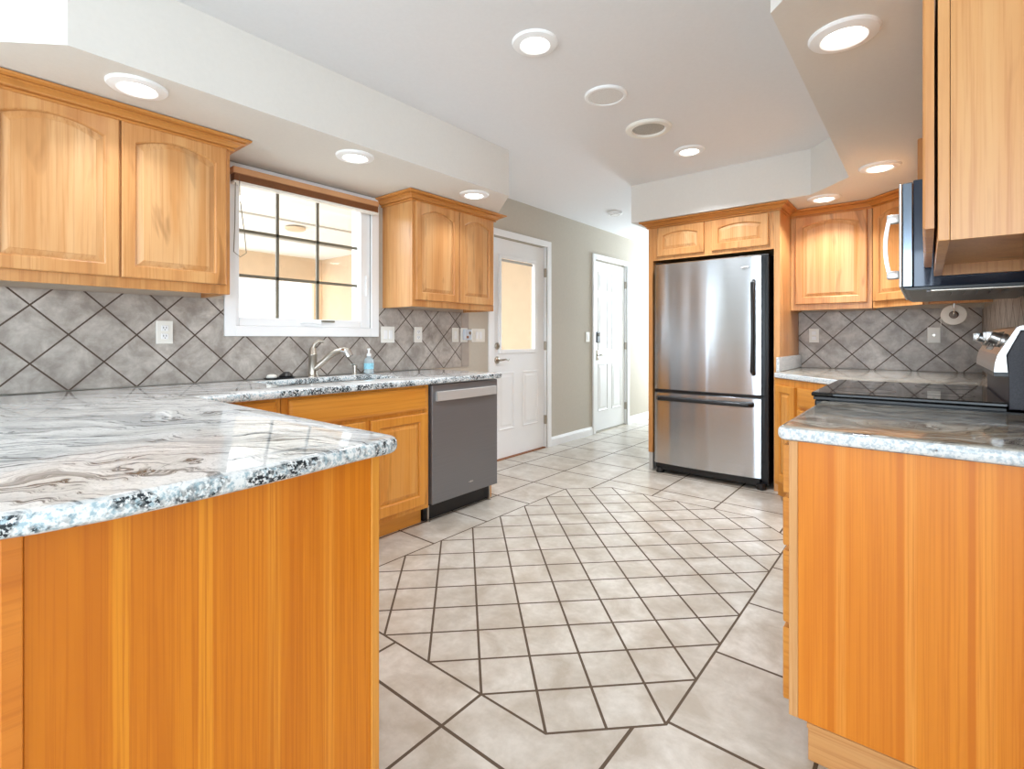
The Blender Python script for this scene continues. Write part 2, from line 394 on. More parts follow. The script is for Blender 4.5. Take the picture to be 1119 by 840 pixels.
MB().box(XL - .012, XL + .012, 2.072, 2.088, 1.42, 1.56, .004).build('window_latch', M['white'], w, True)

bl = thing('window_blind', 'raised wood blind with tan valance across the top of the kitchen window', 'window blind', (XL, 1.66, 2.0))
MB().box(XL + .024, XL + .080, 1.17, 2.128, 2.040, 2.076, .004).build('valance', M['valance'], bl, True)
m = MB()
for k in range(7): m.box(XL + .030, XL + .080, 1.175, 2.122, 2.000 + k * .0056, 2.0035 + k * .0056)
m.build('slat_stack', M['darkbrown'], bl, True)
MB().box(XL + .030, XL + .080, 1.175, 2.122, 1.986, 1.999, .003).build('bottom_rail', M['switch'], bl, True)
MB().tube([(XL + .072, 1.205, 2.06), (XL + .092, 1.20, 1.9), (XL + .092, 1.225, 1.7), (XL + .09, 1.235, 1.60), (XL + .085, 1.205, 1.575), (XL + .085, 1.17, 1.60), (XL + .088, 1.175, 1.75), (XL + .072, 1.185, 2.06)], .0022, 6).build('cord', M['muntin'], bl, True, True)

# ------------------------------------------------------------ patio beyond the window and glazed door
PX, PY = -8.2, 4.72
struct(MB().box(-8.4, XL - .14, -3.0, PY + .1, 2.5, 2.6).build('ceiling_patio', M['patio_ceiling']))
struct(MB().box(-8.4, XL - .14, -3.0, PY + .1, -.1, -.01).build('floor_patio', M['deck']))
m = MB()
m.box(PX - .1, PX, -3.0, PY, 2.08, 2.5); m.box(PX - .1, PX, PY - .15, PY, 0, 2.08)
for y in (-1.4, 1.2, 3.0): m.box(PX - .1, PX, y - .04, y + .04, 0, 2.08)
m.box(PX - .1, PX, -3.0, PY, 0, .25)
struct(m.build('wall_patio_outer', M['patio_wall']))
struct(MB().box(PX - .1, XL - .14, PY, PY + .1, 0, 2.5).build('wall_patio_end', M['patio_wall']))
m = MB()
for x in (-4.6, -5.73, -6.86): m.box(x - .02, x + .02, -3.0, PY, 2.485, 2.5)
struct(m.build('trim_1', M['grey_cut']))
tag(MB().lathe([(.0, .03), (.10, .03), (.12, .045), (.12, .06)], (-6.0, 3.1, 2.425), n=40).build('ceiling_fan_plate', M['patio_wall']), 'tan round plate on the patio ceiling seen through the window', 'ceiling fixture')
tag(MB().lathe([(.02, .03), (.08, .03), (.10, .05), (.10, .07)], (-5.13, 2.2, 2.42), n=40).build('patio_ceiling_lamp', M['lens']), 'lit round lamp on the patio ceiling seen through the window', 'ceiling light')

# ------------------------------------------------------------ doors
def raised(m, x, y0, y1, z0, z1, ins=.018, dep=.006, sgn=1):
    """moulded rectangular panel on a +X facing door"""
    def r(i, d): return [(x + d * sgn, y0 + i, z0 + i), (x + d * sgn, y1 - i, z0 + i), (x + d * sgn, y1 - i, z1 - i), (x + d * sgn, y0 + i, z1 - i)]
    m.rings([r(-.004, 0), r(0, .005), r(.008, .006), r(.016, -.001), r(.03, -.001), r(.045, .004)], False, True)
def casing(parent, y0, y1, z1, cw=.06):
    m = MB()
    m.box(XL + .001, XL + .02, y0, y0 + cw, 0, z1, .004); m.box(XL + .001, XL + .02, y1 - cw, y1, 0, z1, .004)
    m.box(XL + .001, XL + .02, y0 + cw, y1 - cw, z1 - cw, z1, .004)
    m.box(XL - .135, XL, y0 + cw + .001, y0 + cw + .014, 0, z1 - cw); m.box(XL - .135, XL, y1 - cw - .014, y1 - cw - .001, 0, z1 - cw)
    m.build('door_casing', M['white'], parent, True)
def hinges(parent, y, zs):
    for z in zs: MB().box(XL - .02, XL + .004, y - .012, y + .012, z - .045, z + .045, .003).build('hinge', M['nickel'], parent, True)
def lever(parent, y, z, sq=False):
    xx = XL - .022
    h = MB()
    if sq: h.box(xx, xx + .02, y - .03, y + .03, z - .06, z + .06, .006)
    else: h.lathe([(.034, 0), (.034, .006), (.026, .014), (.012, .018)], (xx, y, z), 'x', 24)
    h.tube([(xx + .01, y, z), (xx + .05, y, z), (xx + .058, y + .02, z + .002), (xx + .058, y + .06, z + .006), (xx + .055, y + .10, z - .004), (xx + .052, y + .118, z + .004)], [.010, .009, .009, .008, .007, .006])
    return h.build('door_handle', M['nickel'], parent, True, True)

d = sempty('door_1', (XL, 3.83, 0)); casing(d, 3.345, 4.308, 2.125)
m = MB(); xs = XL - .022
for a, b, c, e in ((3.422, 3.53, .012, 2.052), (4.075, 4.228, .012, 2.052), (3.53, 4.075, .012, 1.005), (3.53, 4.075, 1.885, 2.052)): m.box(xs - .04, xs, a, b, c, e)
raised(m, xs, 3.515, 3.74, .27, .805); raised(m, xs, 3.875, 4.125, .27, .805)
sl = m.build('door_leaf', M['white'], d, True)
m = MB()
for a, b, c, e in ((3.51, 3.545, .985, 1.905), (4.06, 4.095, .985, 1.905), (3.545, 4.06, .985, 1.02), (3.545, 4.06, 1.87, 1.905)): m.box(xs - .001, xs + .014, a, b, c, e, .004)
m.build('lite_frame', M['white'], d, True)
MB().box(xs - .022, xs - .018, 3.53, 4.075, 1.005, 1.885).build('glass_pane', M['glass'], d, True)
MB().box(xs - .012, xs - .006, 3.56, 4.045, 1.845, 1.868).build('blind_rail', M['grey_cut'], d, True)
hinges(d, 4.236, (1.80, 1.05, .29)); lever(d, 3.492, .925)
MB().lathe([(.032, 0), (.032, .008), (.024, .016), (.010, .018), (.010, .03)], (xs, 3.492, 1.055), 'x', 24).build('deadbolt', M['nickel'], d, True, True)
MB().box(XL - .13, XL + .001, 3.42, 4.23, 0.0, .01).build('threshold', M['darkbrown'], d, True)

d = sempty('door_2', (XL, 5.63, 0)); casing(d, 5.163, 6.10, 2.125)
m = MB(); m.box(xs - .04, xs, 5.242, 6.022, .018, 2.052)
for a, b in ((5.345, 5.575), (5.685, 5.92)):
    raised(m, xs, a, b, 1.70, 1.93); raised(m, xs, a, b, .99, 1.62); raised(m, xs, a, b, .25, .82)
m.build('door_leaf', M['white'], d, True)
hinges(d, 6.03, (1.82, 1.03, .25)); lever(d, 5.305, .925, True)
m = MB(); m.box(xs, xs + .03, 5.268, 5.335, 1.075, 1.205, .008); k = m.build('keypad_lock', M['black'], d, True)
MB().box(xs + .0302, xs + .033, 5.28, 5.322, 1.15, 1.19, .001).build('keypad_screen', M['bglass'], k, True)
MB().box(XL - .13, XL + .001, 5.24, 6.02, 0.0, .014).build('threshold', M['nickel'], d, True)

# ------------------------------------------------------------ tiled backsplashes
m = MB(); bx0, bx1 = XL + .0005, XL + .010
m.box(bx0, bx1, -.30, 3.0, .886, 1.134); m.box(bx0, bx1, -.30, 1.149, 1.134, 1.341); m.box(bx0, bx1, 2.171, 3.0, 1.134, 1.341)
sp = m.build('tile_backsplash', M['splash_l']); tag(sp, 'grey diagonal tile backsplash behind the sink and under the window', 'backsplash')
MB().box(bx0, bx1 + .001, 3.003, 3.09, .886, 1.341).build('border_tile', M['splash_s'], sp)
m = MB(); m.box(-.828, XR - .012, YB - .010, YB - .0005, .886, 1.341)
m2 = m.build('tile_backsplash', M['splash_b']); tag(m2, 'grey diagonal tile backsplash behind the range corner beside the fridge', 'backsplash')
MB().box(XR - .010, XR - .0005, 1.52, YB - .011, .886, 1.329).build('side_tiles', M['splash_l'], m2)

# ------------------------------------------------------------ cabinet builders (local frame: x width, front at y=0 facing -y, z up)
def arch(x0, x1, z0, z1, rise, n=16):
    """contour of an opening whose top is an arc rising to z1 at the middle"""
    pts = [(x0, z0), (x1, z0)]
    for k in range(n + 1):
        t = k / n; x = x1 + (x0 - x1) * t; u = 2 * t - 1
        pts.append((x, z1 - rise * (u * u)))
    return pts
def door(parent, x0, x1, z0, z1, rise=.038, frame=.048, mv=None, mh=None, mp=None, name='door', th=.020, gap=.001):
    mv = mv or M['up_v']; mp = mp or M['up_panel']; mh = mh or mv
    n = 16; f = frame
    def opening(i, y): return [(x, y, z) for x, z in arch(x0 + f + i, x1 - f - i, z0 + f * 1.05 + i, z1 - f * .85 - i, rise * (1 if i == 0 else 1), n)]
    def outer(i, y):
        p = [(x0 + i, y, z0 + i), (x1 - i, y, z0 + i)]
        for k in range(n + 1):
            t = k / n; p.append((x1 - i + (x0 - x1 + 2 * i) * t, y, z1 - i))
        return p
    y0 = -gap; yf = -gap - th
    m = MB()
    m.rings([outer(0, y0), outer(0, yf + .005), outer(.0015, yf + .002), outer(.005, yf), opening(0, yf), opening(.004, yf + .003), opening(.007, yf + .010)], True, False)
    dd = m.build(name, mv, parent)
    m = MB()
    m.rings([opening(.0055, yf + .014), opening(.0065, yf + .0115), opening(.010, yf + .0115), opening(.030, yf + .0045), opening(.0315, yf + .003)], False, True)
    m.build('raised_panel', mp, dd)
    return dd
def drawer_front(parent, x0, x1, z0, z1, mat, name='drawer_front', th=.020):
    def r(i, y): return [(x0 + i, y, z0 + i), (x1 - i, y, z0 + i), (x1 - i, y, z1 - i), (x0 + i, y, z1 - i)]
    return MB().rings([r(0, -.001), r(0, -th + .006), r(.004, -th + .003), r(.012, -th + .001), r(.016, -th)], True, True).build(name, mat, parent)
CROWN = [(0, 0), (.013, 0), (.016, .004), (.016, .008), (.010, .010), (.010, .013), (.022, .015), (.028, .022), (.042, .030), (.054, .034), (.054, .037), (.050, .039), (.064, .041), (.074, .045), (.076, .050), (.076, .054), (0, .054)]
def crown(parent, path, z0, mat, k=1.0):
    MB().sweep([(o * k, u) for o, u in CROWN], path, z0).build('crown_moulding', mat, parent)
def carcass(parent, w, dp, h, mat, rec=.035, t=.018, z0=0):
    m = MB(); m.box(0, t, .021, dp, z0, h); m.box(w - t, w, .021, dp, z0, h)
    m.box(t, w - t, .021, dp, z0 + rec, z0 + rec + t); m.box(t, w - t, .021, dp, h - t, h); m.box(t, w - t, dp - .01, dp, z0 + rec + t, h - t)
    return m.build('body', mat, parent)
HU, ZU = .775, 1.342      # upper cabinets: height of box, bottom
def upper(name, label, loc, rotz, w, dp, doors, cpath, rise=.045, h=HU, sidemat=None, gap=.001, dz=.045):
    t = thing(name, label, 'cabinet', loc, rotz)
    carcass(t, w, dp, h, sidemat or M['up_y'])
    MB().box(0, w, 0, .020, 0, h, .0015).build('face_frame', M['up_v'], t)
    for a, b in doors: door(t, a, b, dz, h - .055, rise, gap=gap)
    if cpath: crown(t, cpath, h - .055, M['crown'])
    return t

# left wall, facing +X: rotz = +90 deg, local x -> +Y, origin at (front X, start Y)
XF = -2.70
upper('upper_cabinet', 'wooden wall cabinet with two arched doors left of the window', (XF, .165, ZU), PI / 2, .89, .329, [(.022, .438), (.445, .868)], [(.89, .255), (.89, 0), (0, 0)], .040)
upper('upper_cabinet', 'wooden wall cabinet with two arched doors between the window and the white glazed door', (XF, 2.215, ZU), PI / 2, .835, .329, [(.022, .428), (.438, .812)], [(.835, .329), (.835, 0), (0, 0), (0, .329)], .042)

# back wall right of the fridge, facing -Y
upper('upper_cabinet', 'wooden wall cabinet with one arched door just right of the fridge enclosure', (-.828, 4.47, ZU), 0, .524, .329, [(.035, .495)], [(.524, 0), (.0, 0)], .038)
# diagonal corner cabinet
t = thing('corner_wall_cabinet', 'angled wooden corner wall cabinet above the paper roll', 'cabinet', (-.302, 4.47, ZU), -PI / 4)
c45 = math.cos(PI / 4)
def loc45(x, y):  # world to that local frame
    dx, dy = x + .302, y - 4.47; return (dx * c45 - dy * c45, dx * c45 + dy * c45)
pent = [loc45(-.299, 4.476), loc45(-.012, 4.189), loc45(XR - .001, 4.189), loc45(XR - .001, YB - .001), loc45(-.299, YB - .001)]
m = MB(); m.prism(pent, .03, HU); m.build('body', M['up_v'], t)
MB().box(0.004, .398, 0, .02, 0, HU, .0015).build('face_frame', M['up_v'], t)
door(t, .022, .378, .045, HU - .055, .038)
crown(t, [(.399, 0), (.0, 0)], HU - .055, M['crown'])
# right wall, facing -X: rotz = -90 deg, local x -> -Y
upper('upper_cabinet', 'wooden wall cabinet in the corner behind the microwave', (-.012, 4.183, ZU), -PI / 2, 1.165, .32, [(.03, .575), (.59, 1.135)], None)
t = thing('upper_cabinet', 'short wooden wall cabinet directly above the microwave', 'cabinet', (.045, 3.008, 1.678), -PI / 2)
carcass(t, .765, .263, .439, M['up_y']); MB().box(0, .765, 0, .02, 0, .439).build('face_frame', M['up_v'], t)
for a, b in ((.03, .375), (.39, .735)): door(t, a, b, .03, .385, .03)
t = upper('upper_cabinet', 'wooden wall cabinet nearest the camera at the upper right edge', (.019, 2.238, 1.333), -PI / 2, .80, .289, [(.01, .395), (.405, .793)], None, h=.785, gap=.006, dz=.03)

# fridge enclosure
EY = 4.10
t = thing('refrigerator_cabinet', 'tall wooden enclosure with two small arched doors over the fridge', 'cabinet', (-1.85, EY, 0))
W = 1.02
MB().box(0, .04, 0, .698, .15, ZS - .003, .001).build('side_panel', M['up_y'], t)
MB().box(.004, .038, .004, .698, 0, .149).build('panel_foot', M['grey_cut'], t)
MB().box(W - .04, W, 0, .698, 0.0, ZS - .003, .001).build('side_panel', M['up_y'], t)
m = MB(); m.box(.041, W - .041, .021, .698, 1.80, ZS - .004); m.build('body', M['up_y'], t)
m = MB(); m.box(.0405, W - .0405, 0, .020, 1.785, ZS - .004); m.build('face_frame', M['up_v'], t)
for a, b in ((.085, .475), (.535, .945)): door(t, a, b, 1.815, 2.055, .025, .048)
crown(t, [(W, .28), (W, 0), (0, 0), (0, .5)], ZS - .057, M['crown'], .82)

# ------------------------------------------------------------ base cabinets
ZT = .885; TH = .038; ZCAB = ZT - TH - .001
def base(name, label, loc, rotz, w, dp, fronts, cat='cabinet', toe=.07, body=None):
    t = thing(name, label, cat, loc, rotz)
    m = MB(); m.box(0, .018, .021, dp, .105, ZCAB); m.box(w - .018, w, .021, dp, .105, ZCAB); m.box(.018, w - .018, .021, dp, .105, .123); m.box(.018, w - .018, dp - .01, dp, .123, ZCAB)
    m.build('body', body or M['lo_y'], t)
    MB().box(0, w, 0, .020, .105, ZCAB, .001).build('face_frame', M['lo_v'], t)
    MB().box(0, w, toe, toe + .018, 0.0, .104).build('toe_kick', M['lo_h'], t)
    for kind, a, b, c, d in fronts:
        if kind == 'drawer': drawer_front(t, a, b, c, d, M['lo_h'])
        else: door(t, a, b, c, d, 0.0, .055, M['lo_v'], M['lo_h'], M['lo_panel'])
    return t
XB = -2.32
base('base_cabinet', 'narrow wooden base cabinet with a drawer in the corner by the peninsula', (XB, .765, 0), PI / 2, .362, .706, [('drawer', .03, .335, .70, .832), ('door', .03, .335, .135, .682)])
base('sink_base_cabinet', 'wide wooden base cabinet with a false drawer front below the sink', (XB, 1.130, 0), PI / 2, .897, .706, [('drawer', .03, .872, .700, .832), ('door', .03, .444, .135, .680), ('door', .478, .872, .135, .680)])
t = thing('end_panel', 'wooden end panel closing the counter run right of the dishwasher', 'panel', (-2.67, 2.66, 0))
MB().box(XL + .02, -2.385, 2.652, 2.668, 0, ZCAB, .001).build('panel_board', M['lo_h'], t, True)

# peninsula
M['pen_veneer'] = veneer('amber_veneer_with_pale_strips', 'y', -.30, .62, [(-0.1792, -0.1597, sr(219, 137, 34)), (-0.0560, -0.0364, sr(221, 139, 36)), (0.0683, 0.0899, sr(223, 143, 42)), (0.1885, 0.2100, sr(223, 141, 42))], sr(210, 124, 26), sr(182, 94, 14))
M['post'] = wood('amber_post_wood', sr(204, 118, 36), sr(176, 92, 24), sr(212, 130, 46), grain='y', across='z', stave=2)
t = thing('peninsula_cabinet', 'wooden peninsula with plank veneer end panel under the white granite top at left', 'cabinet', (-1.01, .40, 0))
MB().box(XL + .002, -1.032, .095, .728, .105, ZCAB).build('body', M['lo_h'], t, True)
MB().box(XL + .002, -1.03, .16, .65, 0, .104).build('toe_kick', M['lo_h'], t, True)
MB().box(-1.031, -1.012, .115, .706, 0.0, ZCAB, .0012).build('end_panel', M['pen_veneer'], t, True)
MB().box(-1.0315, -1.008, .090, .1145, 0, ZCAB, .002).build('corner_post', M['post'], t, True)
MB().box(-1.0315, -1.008, .7065, .728, 0, ZCAB, .002).build('corner_post', M['lo_v'], t, True)
# right near base cabinet (facing -X), camera sees its near end panel
M['right_veneer'] = veneer('honey_veneer_with_dark_strips', 'x', -.30, .62,
    [(-.197, -.186, sr(208, 118, 28)), (-.178, -.161, sr(232, 152, 60)), (-.054, -.044, sr(210, 118, 28)), (-.040, -.021, sr(232, 150, 58)), (.074, .083, sr(208, 116, 26)), (.088, .117, sr(232, 148, 52))], sr(226, 138, 40), sr(204, 112, 24))
t = thing('base_cabinet', 'wooden base cabinet with plank veneer side and pale plinth at lower right', 'cabinet', (0, 1.53, 0))
MB().box(-.266, XR - .002, 1.530, 1.546, .105, ZCAB, .001).build('end_panel', M['right_veneer'], t, True)
MB().box(-.288, -.2665, 1.529, 2.236, .105, ZCAB, .0015).build('face_frame', M['up_v'], t, True)
MB().box(-.266, XR - .002, 1.547, 2.236, .105, ZCAB).build('body', M['lo_y'], t, True)
MB().box(-.244, XR - .002, 1.538, 1.556, 0, .092, .002).build('plinth_board', M['up_h'], t, True)
m = MB(); m.prism([(1.533, .088), (1.5375, .086), (1.5375, .102), (1.533, .100)], -.246, XR - .002, 'x'); m.build('plinth_cap', M['up_h'], t, True)
MB().box(-.216, -.20, 1.557, 2.236, 0, .104).build('toe_kick', M['lo_h'], t, True)
def xface(parent, y0, y1, z0, z1, mat, name):
    x = -.289
    def r(i, d): return [(x - d, y0 + i, z0 + i), (x - d, y1 - i, z0 + i), (x - d, y1 - i, z1 - i), (x - d, y0 + i, z1 - i)]
    return MB().rings([r(0, 0), r(0, .014), r(.004, .017), r(.014, .019), r(.018, .020)]).build(name, mat, parent, True)
for z0, z1 in ((.70, .83), (.555, .685), (.345, .54), (.135, .33)): xface(t, 1.545, 2.215, z0, z1, M['lo_h'], 'drawer')

# back corner base cabinet: narrow door facing the room at 45 degrees, next to the fridge panel
t = thing('corner_base_cabinet', 'wooden corner base cabinet with a narrow door between fridge and range', 'cabinet', (-.828, 3.92, 0), -math.atan2(.56, .51))
La = math.hypot(.51, .56)
MB().box(0.002, La, 0, .02, .105, ZCAB, .001).build('face_frame', M['lo_v'], t)
door(t, .035, .255, .135, .80, 0, .05, M['lo_v'], M['lo_h'], M['lo_panel'])
door(t, .285, .70, .135, .66, 0, .05, M['lo_v'], M['lo_h'], M['lo_panel']); drawer_front(t, .285, .70, .68, .80, M['lo_h'])
ca, sa = math.cos(-math.atan2(.56, .51)), math.sin(-math.atan2(.56, .51))
def loca(x, y):
    dx, dy = x + .828, y - 3.92; return (dx * ca + dy * sa, -dx * sa + dy * ca)
poly = [loca(-.826, 3.948), loca(-.305, 3.376), loca(-.288, 3.012), loca(XR - .002, 3.012), loca(XR - .002, YB - .002), loca(-.826, YB - .002)]
MB().prism(poly, .105, ZCAB).build('body', M['lo_v'], t)
MB().prism([loca(-.826, 4.02), loca(-.24, 3.40), loca(-.23, 3.02), loca(XR - .002, 3.02), loca(XR - .002, YB - .002), loca(-.826, YB - .002)], 0, .104).build('toe_kick', M['lo_h'], t)

# ------------------------------------------------------------ countertops
def arc(cx, cy, r, a0, a1, n=6): return [(cx + r * math.cos(math.radians(a0 + (a1 - a0) * k / n)), cy + r * math.sin(math.radians(a0 + (a1 - a0) * k / n))) for k in range(n + 1)]
XE = -2.275
pts_end = [(-.990, -.02), (-.970, .05), (-.948, .12), (-.936, .20), (-.936, .30), (-.941, .39), (-.950, .50), (-.962, .60), (-.970, .67)]
left_poly = [(XL + .011, -.02)] + pts_end + arc(-1.020, .730, .047, 8, 88, 6) + [(XE - .02, .777), (XE, .79), (XE, 2.655), (XL + .011, 2.655)]
hole = [(-2.88, 1.24), (-2.88, 1.98), (-2.50, 1.98), (-2.50, 1.24)]
def slab_with_hole(poly, hole, z0, z1, name, mat, bev=.015):
    bm = bmesh.new()
    ov = [bm.verts.new((x, y, z1)) for x, y in poly]; oe = [bm.edges.new((ov[i], ov[(i + 1) % len(ov)])) for i in range(len(ov))]
    he = []
    if hole:
        hv = [bm.verts.new((x, y, z1)) for x, y in hole]; he = [bm.edges.new((hv[i], hv[(i + 1) % len(hv)])) for i in range(len(hv))]
    bmesh.ops.triangle_fill(bm, use_beauty=True, use_dissolve=False, edges=oe + he)
    r = bmesh.ops.extrude_face_region(bm, geom=bm.faces[:])
    vs = [v for v in r['geom'] if isinstance(v, bmesh.types.BMVert)]
    bmesh.ops.translate(bm, verts=vs, vec=(0, 0, z0 - z1))
    bmesh.ops.recalc_face_normals(bm, faces=bm.faces)
    es = [e for e in bm.edges if len(e.link_faces) == 2 and e.calc_face_angle() > 1.2 and abs(e.verts[0].co.z - e.verts[1].co.z) < 1e-5]
    bmesh.ops.bevel(bm, geom=es, offset=bev, segments=4, affect='EDGES', profile=.5, clamp_overlap=False)
    mb = MB(); mb.bm.free(); mb.bm = bm
    return mb.build(name, mat, smooth=True)
ct = slab_with_hole(left_poly, hole, ZT - TH, ZT, 'granite_countertop', M['granite'])
tag(ct, 'white granite countertop with dark veins covering the peninsula and the sink wall', 'countertop')
rt = slab_with_hole([(-.315, 2.240), (-.315, 1.545)] + arc(-.285, 1.535, .03, 180, 262, 5) + [(XR - .011, 1.500), (XR - .011, 2.240)], None, ZT - TH, ZT, 'granite_countertop', M['granite_w'])
tag(rt, 'brown and grey granite countertop right of the range, above the plank veneer side', 'countertop')
bt = slab_with_hole([(-.826, YB - .011), (-.826, 3.905), (-.325, 3.355), (-.312, 3.012), (XR - .011, 3.012), (XR - .011, YB - .011)], None, ZT - TH, ZT, 'granite_countertop', M['granite_w'], .008)
tag(bt, 'granite corner countertop between the fridge enclosure and the range', 'countertop')
MB().box(-.826, -.806, 3.96, YB - .012, ZT + .001, ZT + .105, .003).build('side_splash', M['granite_w'], bt)

# ------------------------------------------------------------ sink and its things
t = thing('kitchen_sink', 'undermount steel sink in the granite below the window', 'sink', (-2.69, 1.675, ZT - .22))
def basin(i, z, r=.04): 
    x0, x1, y0, y1 = -2.895 + i, -2.485 - i, 1.225 + i, 1.995 - i
    return [(x, y, z) for x, y in arc(x1 - r, y1 - r, r, 0, 90, 4) + arc(x0 + r, y1 - r, r, 90, 180, 4) + arc(x0 + r, y0 + r, r, 180, 270, 4) + arc(x1 - r, y0 + r, r, 270, 360, 4)]
MB().rings([basin(-.004, ZT - TH - .002), basin(-.004, ZT - .225, .05), basin(.012, ZT - TH - .21 + .02, .06), basin(.012, ZT - TH - .003)], True, False).build('basin', M['steelp'], t, True, True)
MB().lathe([(.045, 0), (.045, .004), (.03, .004), (.012, .001)], (-2.69, 1.675, ZT - .226), n=24).build('drain', M['chrome'], t, True, True)

t = thing('kitchen_faucet', 'satin nickel single lever faucet standing behind the sink', 'faucet', (-2.955, 1.64, ZT))
fx, fy = -2.955, 1.64
MB().lathe([(.034, 0), (.034, .006), (.027, .012), (.026, .03), (.025, .125), (.028, .13), (.028, .14), (.024, .145), (.022, .172), (.014, .185)], (fx, fy, ZT), n=28).build('faucet_body', M['nickel'], t, True, True)
MB().tube([(fx + .012, fy + .008, ZT + .05), (fx + .045, fy + .035, ZT + .085), (fx + .085, fy + .062, ZT + .128), (fx + .125, fy + .085, ZT + .155), (fx + .165, fy + .105, ZT + .162)], [.019, .019, .018, .018, .019], 16).build('spout', M['nickel'], t, True, True)
MB().tube([(fx + .163, fy + .104, ZT + .164), (fx + .19, fy + .118, ZT + .158), (fx + .205, fy + .126, ZT + .125)], [.021, .025, .023], 16).build('spray_head', M['chrome'], t, True, True)
MB().tube([(fx, fy, ZT + .175), (fx + .008, fy + .010, ZT + .205), (fx + .025, fy + .03, ZT + .222), (fx + .04, fy + .05, ZT + .218)], [.015, .013, .012, .010], 12).build('lever', M['nickel'], t, True, True)

t = thing('soap_dispenser', 'small nickel built-in pump beside the sink, left of the soap bottle', 'soap dispenser', (-2.94, 1.93, ZT))
MB().lathe([(.022, 0), (.022, .004), (.014, .008), (.013, .045), (.016, .048), (.016, .058), (.006, .06)], (-2.94, 1.93, ZT), n=20).build('pump_body', M['nickel'], t, True, True)
MB().tube([(-2.94, 1.93, ZT + .058), (-2.93, 1.915, ZT + .066), (-2.905, 1.875, ZT + .068)], [.006, .005, .004], 10).build('nozzle', M['nickel'], t, True, True)

t = thing('soap_bottle', 'clear pump bottle with a blue label behind the sink', 'soap bottle', (-2.93, 2.03, ZT))
MB().lathe([(.028, 0), (.032, .004), (.032, .085), (.026, .10), (.014, .108), (.013, .118)], (-2.93, 2.03, ZT + .001), n=28).build('bottle', M['clear'], t, True, True)
MB().lathe([(.0326, .03), (.0326, .070)], (-2.93, 2.03, ZT + .001), n=28, cap0=False, cap1=False).build('bottle_label', M['teal'], t, True, True)
m = MB(); m.lathe([(.015, .118), (.015, .134), (.007, .137), (.006, .158), (.012, .160), (.012, .168), (.004, .170)], (-2.93, 2.03, ZT + .001), n=20)
m.tube([(-2.93, 2.03, ZT + .166), (-2.905, 2.012, ZT + .166), (-2.893, 2.004, ZT + .160)], [.005, .004, .0035], 8); m.build('pump', M['white'], t, True, True)

t = thing('soap_dish', 'dark tray holding a small scrubber on the counter left of the faucet', 'soap dish', (-2.93, 1.41, ZT))
def oval(cx, cy, a, b, z, n=28): return [(cx + a * math.cos(2 * PI * k / n), cy + b * math.sin(2 * PI * k / n), z) for k in range(n)]
MB().rings([oval(-2.93, 1.42, .035, .085, ZT + .001), oval(-2.93, 1.42, .042, .095, ZT + .010), oval(-2.93, 1.42, .038, .090, ZT + .010), oval(-2.93, 1.42, .032, .08, ZT + .005)]).build('tray', M['black'], t, True, True)
s_ = thing('scrub_sponge', 'black scrubber lump on the dark tray left of the faucet', 'sponge', (-2.93, 1.455, ZT + .006))
MB().rings([oval(-2.93, 1.455, .025, .035, ZT + .006), oval(-2.93, 1.455, .030, .042, ZT + .016), oval(-2.93, 1.46, .022, .030, ZT + .028), oval(-2.93, 1.46, .012, .014, ZT + .040)]).build('scrubber', M['black'], s_, True, True)
s2 = thing('soap_bar', 'pale cream soap piece on the dark tray beside the scrubber', 'soap', (-2.93, 1.375, ZT + .006))
MB().rings([oval(-2.93, 1.372, .018, .026, ZT + .006), oval(-2.93, 1.372, .022, .030, ZT + .016), oval(-2.93, 1.372, .018, .025, ZT + .026), oval(-2.93, 1.372, .008, .012, ZT + .030)]).build('bar', M['switch'], s2, True, True)

# ------------------------------------------------------------ outlets and switches
def plate_x(name, label, cat, y0, y1, z0, z1, kind, face=1, group=None):
    x = XL + .0105; yc, zc = (y0 + y1) / 2, (z0 + z1) / 2
    if y0 > 3.09: x = XL + .0008
    t = thing(name, label, cat, (x, yc, zc))
    MB().box(x, x + .006, y0, y1, z0, z1, .003).build('cover_plate', M['switch'], t, True)
    n = {'outlet': 1, 'switch': 1, 'double': 2, 'mixed': 2}[kind]
    for k in range(n):
        c = yc + (k - (n - 1) / 2) * .046
        if kind == 'outlet':
            for s in (-1, 1):
                o = MB().box(x + .006, x + .0095, c - .016, c + .016, zc + s * .021 - .014, zc + s * .021 + .014, .002).build('socket', M['white'], t, True)
                m = MB()
                for q in (-.006, .006): m.box(x + .0095, x + .0099, c + q - .0012, c + q + .0012, zc + s * .021 - .002, zc + s * .021 + .008)
                m.box(x + .0095, x + .0099, c - .002, c + .002, zc + s * .021 - .010, zc + s * .021 - .006); m.build('slots', M['black'], o, True)
        else: MB().box(x + .006, x + .011, c - .015, c + .015, zc - .032, zc + .032, .003).build('rocker', M['white'], t, True)
    return t
plate_x('power_outlet', 'white double outlet on the tiles left of the window', 'outlet', .828, .902, 1.095, 1.213, 'outlet')
plate_x('light_switch', 'wide white switch plate on the tiles just right of the window', 'switch', 2.192, 2.31, 1.092, 1.21, 'double')
plate_x('power_outlet', 'narrow white outlet between the wide switch plate and the plugged-in device', 'outlet', 2.495, 2.572, 1.093, 1.212, 'outlet')
plate_x('light_switch', 'single white switch plate left of the plugged-in device', 'switch', 2.893, 2.968, 1.093, 1.212, 'switch')
plate_x('power_outlet', 'white outlet at the tile edge with a device plugged in', 'outlet', 2.992, 3.072, 1.093, 1.212, 'outlet')
plate_x('light_switch', 'wide ivory switch plate on the painted wall beside the glazed door', 'switch', 3.135, 3.30, 1.092, 1.208, 'double')
plate_x('light_switch', 'white switch plate on the wall left of the six panel door', 'switch', 5.015, 5.10, 1.085, 1.20, 'switch')
t = thing('plug_adapter', 'small grey and white plug-in device on the outlet beside the border tile', 'adapter', (XL + .02, 3.04, 1.16))
